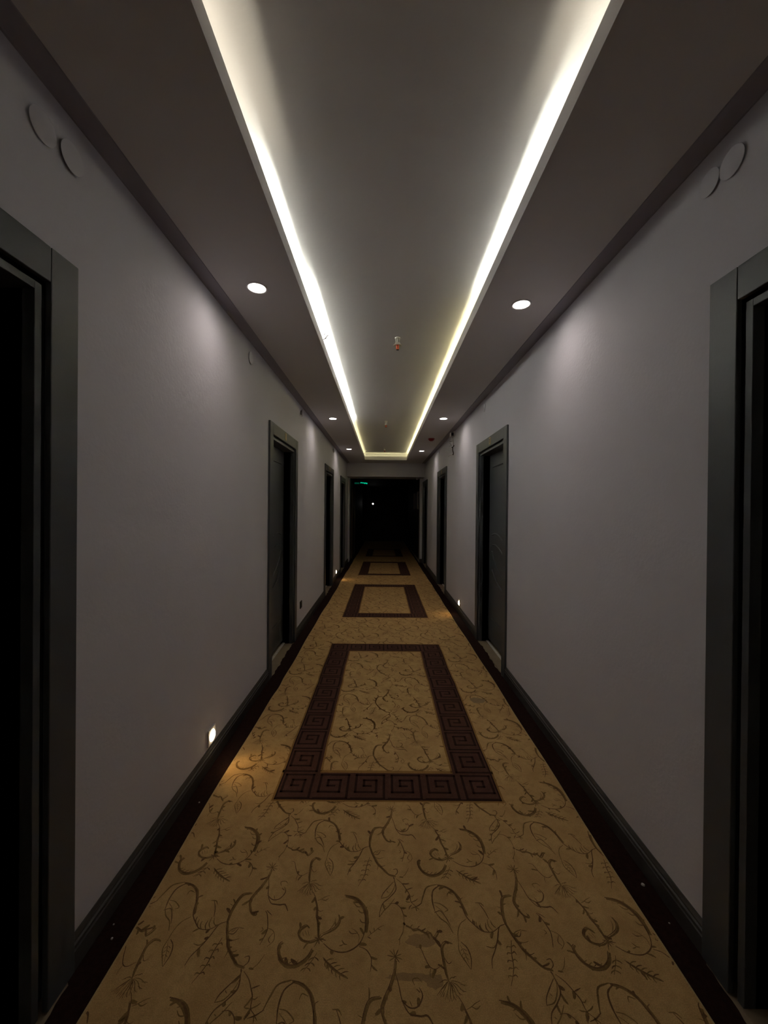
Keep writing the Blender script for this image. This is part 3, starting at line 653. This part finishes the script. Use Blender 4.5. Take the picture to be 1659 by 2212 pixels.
# ---------------------------------------------------------------- step lights, socket
def make_step(side, y, z, lab):
    n = 1 if side == 'L' else -1
    r = empty('step_light', P(side, 0, y, z)); tag(r, lab, 'step light', 'low wall step lights')
    m = MB(); m.box(P(side, 0, y-.045, z-.045), P(side, .009, y+.045, z+.045)); m.build('face_plate', M_WHITEP, r, bevel=.004)
    MB().lathe([(0, .020), (.016, .019), (.027, .014), (.031, .009), (0, .009)], P(side, 0, y, z), (n, 0, 0)).build('lens', E_STEP, r, smooth=True)
    ld = bpy.data.lights.new('step_light_beam', 'SPOT'); ld.energy = .8; ld.color = (1.0, .62, .22); ld.spot_size = math.radians(85); ld.spot_blend = .8; ld.shadow_soft_size = .02
    lo = bpy.data.objects.new('step_light_beam', ld); COL.objects.link(lo); lo.parent = r; lo.location = (n*.024, 0, 0)
    lo.rotation_euler = Vector((n*1.0, -.25, -.72)).to_track_quat('-Z', 'Y').to_euler()
    return r
make_step('L', 2.133, .155, 'glowing step light low on the left wall, nearest the camera')
make_step('L', 7.713, .150, 'glowing step light low on the left wall, far off between the last two doors')
make_step('R', 5.242, .150, 'glowing step light low on the right wall above the skirting')
r = empty('wall_socket', P('L', 0, 4.438, .306)); tag(r, 'black wall socket low on the left wall, just past the second door', 'socket')
MB().box(P('L', 0, 4.396, .264), P('L', .011, 4.480, .348)).build('face_plate', M_BLACK, r, bevel=.006)
MB().lathe([(.027, 0), (.027, .013), (.022, .013), (.019, .011), (0, .011)], P('L', 0, 4.438, .306), (1, 0, 0)).build('socket_insert', M_BLACK, r, smooth=True)

# ---------------------------------------------------------------- round wall covers
def cover(side, y, z, lab, rad=.0425, gap=.004, tilt=0, flat=False):
    n = 1 if side == 'L' else -1
    ax = Vector((n, tilt, .0)).normalized()
    m = MB(); m.lathe([(0, -.001), (rad*.55, -.001), (rad*.55, gap), (rad, gap), (rad, gap+.0015), (rad-.002, gap+.0025), (0, gap+.003)], P(side, 0, y, z), ax, 40)
    return tag(m.build('round_wall_cover', M_COVERP, smooth=True), lab, 'cover plate', 'blank round covers high on the walls')
cover('L', 1.061, 2.424, 'round blank cover high on the left wall, nearest of the front pair', gap=.005)
cover('L', 1.156, 2.424, 'round blank cover high on the left wall, second of the front pair', gap=.009)
cover('L', 2.722, 2.440, 'round blank cover high on the left wall, alone before the second door')
cover('L', 4.370, 2.465, 'round cover standing ajar high on the left wall, above the second door', gap=.014, tilt=.30)
cover('L', 5.83, 2.452, 'round blank cover high on the left wall, before the third door')
cover('L', 7.157, 2.466, 'round cover standing ajar high on the left wall, above the third door', gap=.014, tilt=.30)
cover('R', 1.169, 2.442, 'round blank cover high on the right wall, nearest of the front pair', gap=.005)
cover('R', 1.249, 2.446, 'round blank cover high on the right wall, second of the front pair', rad=.039, gap=.006)
cover('R', 4.036, 2.452, 'round blank cover high on the right wall, above the second door')
cover('R', 7.317, 2.487, 'round blank cover high on the right wall, past the open wire box')

# ---------------------------------------------------------------- sprinklers
def make_sprinkler(x, y, lab, red):
    r = empty('sprinkler', (x, y, ZT)); tag(r, lab, 'sprinkler', 'sprinkler heads on the tray ceiling')
    m = MB(); m.lathe([(.022, 0), (.020, -.006), (.012, -.010), (0, -.010)], (x, y, ZT), (0, 0, 1), 24)
    for s_ in (-1, 1): m.tube([(x+s_*.017, y, ZT-.004), (x+s_*.013, y, ZT-.02), (x+s_*.012, y, ZT-.044)], .0032, 8)
    m.tube([(x, y, ZT-.005), (x, y, ZT-.044)], .005, 8, smooth=0); m.build('yoke', M_STEEL, r, smooth=True)
    MB().lathe([(.020, -.040), (.022, -.044), (.022, -.052), (.033, -.058), (.0335, -.062), (.028, -.062), (.012, -.056), (0, -.056)], (x, y, ZT), (0, 0, 1), 32).build('flange', M_STEEL, r, smooth=True)
    cap = MB().lathe([(.012, -.055), (.012, -.086), (.010, -.089), (0, -.089)], (x, y, ZT), (0, 0, 1), 20).build('cap', red, r, smooth=True)
    m = MB(); m.lathe([(.0035, -.060), (.0045, -.070), (.0035, -.084), (0, -.086)], (x, y-.0105, ZT), (0, 0, 1), 10); m.build('bulb', M_REDBULB, cap, smooth=True)
    MB().lathe([(.005, -.088), (.011, -.091), (.011, -.093), (0, -.095)], (x, y, ZT), (0, 0, 1), 20).build('deflector', M_BLACK, r, smooth=True)
make_sprinkler(.097, 3.022, 'sprinkler head with orange cap on the tray ceiling, nearest of the three', M_ORANGE)
make_sprinkler(.026, 5.891, 'sprinkler head with orange cap on the tray ceiling, middle of the three', M_ORANGE)
make_sprinkler(.013, 8.43, 'sprinkler head with dull red cap by the far end of the tray', M_RED)

# ---------------------------------------------------------------- alarm, wire box, loose wires
r = empty('fire_alarm', (.773, 6.404, ZS)); tag(r, 'dark red dome alarm on the right soffit', 'alarm')
MB().lathe([(0, 0), (.053, 0), (.053, -.010), (.049, -.013), (0, -.013)], (.773, 6.404, ZS), (0, 0, 1), 32).build('base', M_RED, r, smooth=True)
MB().lathe([(.048, -.012), (.044, -.026), (.033, -.036), (.018, -.042), (0, -.043)], (.773, 6.404, ZS), (0, 0, 1), 32).build('dome', M_RED, r, smooth=True)
r = empty('wire_box', (XR, 5.78, 2.50)); tag(r, 'open white junction box with dangling wires, high on the right wall', 'junction box')
m = MB(); y0, y1 = 5.735, 5.84
m.box((XR-.052, y1-.003, 2.478), (XR, y1, 2.535)); m.box((XR-.052, y0, 2.530), (XR, y1, 2.535)); m.box((XR-.052, y0, 2.478), (XR, y1, 2.482)); m.box((XR-.055, y0, 2.478), (XR-.051, y1, 2.535)); m.box((XR-.004, y0, 2.478), (XR, y1, 2.535))
m.build('box_shell', M_WHITEP, r)
MB().box((XR-.050, y0+.004, 2.483), (XR-.005, y1-.004, 2.529)).build('box_interior', M_BLACK, r)
MB().prism([(0, 0), (.05, -.004), (.052, 0), (.002, .004)], (XR-.002, 5.70, 2.475), (XR-.002, 5.70, 2.545), (-.25, 1, 0), (1, .2, 0)).build('hanging_lid', M_WHITEP, r)
for pts, rad, mt, nm in (([(.986, 5.74, 2.494), (1.009, 5.74, 2.478), (1.006, 5.74, 2.447), (1.012, 5.745, 2.408), (1.017, 5.75, 2.345)], .0022, M_WIRE, 'wire'),
                     ([(1.012, 5.745, 2.413), (.992, 5.73, 2.398), (.958, 5.72, 2.388)], .0018, M_WIRE, 'wire'),
                     ([(.990, 5.74, 2.314), (1.008, 5.745, 2.316), (1.022, 5.75, 2.334), (1.033, 5.76, 2.342)], .006, M_BLACK, 'bracket'),
                     ([(1.008, 5.745, 2.314), (1.007, 5.74, 2.27), (1.018, 5.745, 2.226), (1.012, 5.745, 2.20)], .006, M_CABLE, 'cable'),
                     ([(1.020, 5.745, 2.226), (.999, 5.735, 2.206), (.937, 5.72, 2.176)], .0018, M_WIRE, 'wire'),
                     ([(.958, 5.73, 2.368), (.980, 5.735, 2.353), (.988, 5.74, 2.339), (.953, 5.73, 2.326)], .0018, M_WIRE, 'wire'),
                     ([(1.017, 5.75, 2.345), (1.012, 5.75, 2.318)], .0022, M_WIRE, 'wire')):
    MB().tube(pts, rad, 8).build(nm, mt, r, smooth=True)
xw, yw, zw = TL, 2.905, ZS+LIP
m = MB()
m.tube([(xw-.05, yw+.02, zw-.055), (xw-.012, yw, zw+.003), (xw+.012, yw-.008, zw+.016), (xw+.028, yw-.012, zw+.034), (xw+.036, yw-.012, zw+.040)], .0030, 8)
m.tube([(xw-.05, yw+.05, zw-.05), (xw-.010, yw+.022, zw+.002), (xw+.008, yw+.008, zw+.008), (xw+.020, yw-.004, zw+.024)], .0022, 8)
m.tube([(xw-.03, yw+.03, zw-.02), (xw-.004, yw+.02, zw+.004), (xw+.014, yw+.030, zw+.002), (xw+.026, yw+.045, zw-.012)], .0014, 8)
m.tube([(xw+.008, yw-.03, zw+.034), (xw+.012, yw-.03, zw+.040), (xw+.017, yw-.03, zw+.041)], .0030, 8)
tag(m.build('loose_wires', M_CABLE, smooth=True), 'loose dark wires sticking out over the left lip of the lit tray', 'wires')

# ---------------------------------------------------------------- beyond the opening
r = empty('exit_sign', (-.65, 11.2, 2.13)); tag(r, 'green lit exit sign hanging beyond the dark opening', 'exit sign')
MB().box((-.85, 11.202, 2.09), (-.455, 11.23, 2.17)).build('housing', M_BLACK, r, bevel=.004)
MB().box((-.835, 11.198, 2.112), (-.695, 11.203, 2.150)).build('dim_panel', E_GREEND, r)['label'] = 'dim green left panel'
m = MB()
for x0, z0, x1, z1 in ((-.665, 2.128, -.640, 2.160), (-.640, 2.140, -.615, 2.156), (-.615, 2.126, -.585, 2.152), (-.585, 2.134, -.565, 2.150), (-.565, 2.114, -.535, 2.146), (-.535, 2.122, -.505, 2.150), (-.508, 2.110, -.468, 2.142)): m.box((x0, 11.197, z0), (x1, 11.203, z1))
m.build('bright_symbols', E_GREEN, r)['label'] = 'bright green symbols'
for x in (-.80, -.50): MB().tube([(x, 11.216, 2.165), (x, 11.216, 2.362)], .004, 8, smooth=0).build('hanger', M_BLACK, r)
r = empty('indicator_lamp', (-.461, 16.97, 1.62)); tag(r, 'tiny white point of light deep in the dark opening', 'lamp')
MB().box((-.52, 16.975, 1.57), (-.40, 17.0, 1.67)).build('housing', M_BLACK, r, bevel=.004)
MB().lathe([(0, .020), (.026, .017), (.036, .008), (.036, 0), (0, 0)], (-.461, 16.976, 1.62), (0, -1, 0), 24).build('lens', E_DOT, r, smooth=True)
r = empty('dome_camera', (.862, 10.12, 2.212)); tag(r, 'small pale dome camera under the beam at the right pier', 'camera')
MB().lathe([(0, 0), (.032, 0), (.032, -.012), (.026, -.016), (0, -.016)], (.862, 10.12, 2.212), (0, 0, 1), 24).build('base', M_WHITEP, r, smooth=True)
MB().lathe([(.028, -.014), (.030, -.026), (.024, -.042), (.012, -.051), (0, -.053)], (.862, 10.12, 2.212), (0, 0, 1), 24).build('dome', M_WHITEP, r, smooth=True)
xw = XR - .035
r = empty('wall_panel', (xw, 11.7, 1.65)); tag(r, 'dim panel with pale upright edges on the right wall beyond the opening', 'panel')
MB().box((xw-.03, 11.0, 1.42), (xw, 12.6, 1.88)).build('board', M_PANEL, r)
for y in (11.0, 12.3): MB().box((xw-.045, y, 1.40), (xw-.005, y+.16, 1.90)).build('edge_strip', M_PANELEDGE, r)
r = empty('door_9', (XL+.035, 11.5, FLOOR)); tag(r, 'brownish door on the left wall beyond the dark opening', 'door', kind='structure')
xd = XL + .035
MB().box((xd, 11.05, FLOOR), (xd+.015, 11.95, 2.03)).build('door_leaf', M_BROWNDOOR, r)
for y in (10.97, 11.95): MB().box((xd, y, FLOOR), (xd+.025, y+.08, 2.11)).build('casing_upright', M_BROWNDOOR, r)
MB().box((xd, 11.05, 2.03), (xd+.025, 11.95, 2.11)).build('casing_header', M_BROWNDOOR, r)
# plaster crumbs on the dark borders
for x, y, s_, lab in ((-.868, 1.262, .004, 'white plaster crumb on the left dark strip, larger of two by the near door'), (-.892, 1.305, .003, 'white plaster crumb on the left dark strip, smaller of two by the near door'), (-.862, 1.85, .004, 'white plaster crumb on the left dark strip below the near step light'), (.985, 1.46, .007, 'white plaster crumb on the right dark strip, largest, beside the skirting'), (.985, 1.325, .003, 'tiny white plaster crumb on the right dark strip, nearer the first right door')):
    m = MB(); m.lathe([(0, 0), (s_, .0), (s_*.8, s_*.6), (0, s_*.8)], (x, y, -.001), (.15, .1, 1), 7); tag(m.build('plaster_crumb', M_CHIP), lab, 'crumb', 'plaster crumbs on the dark carpet strips')
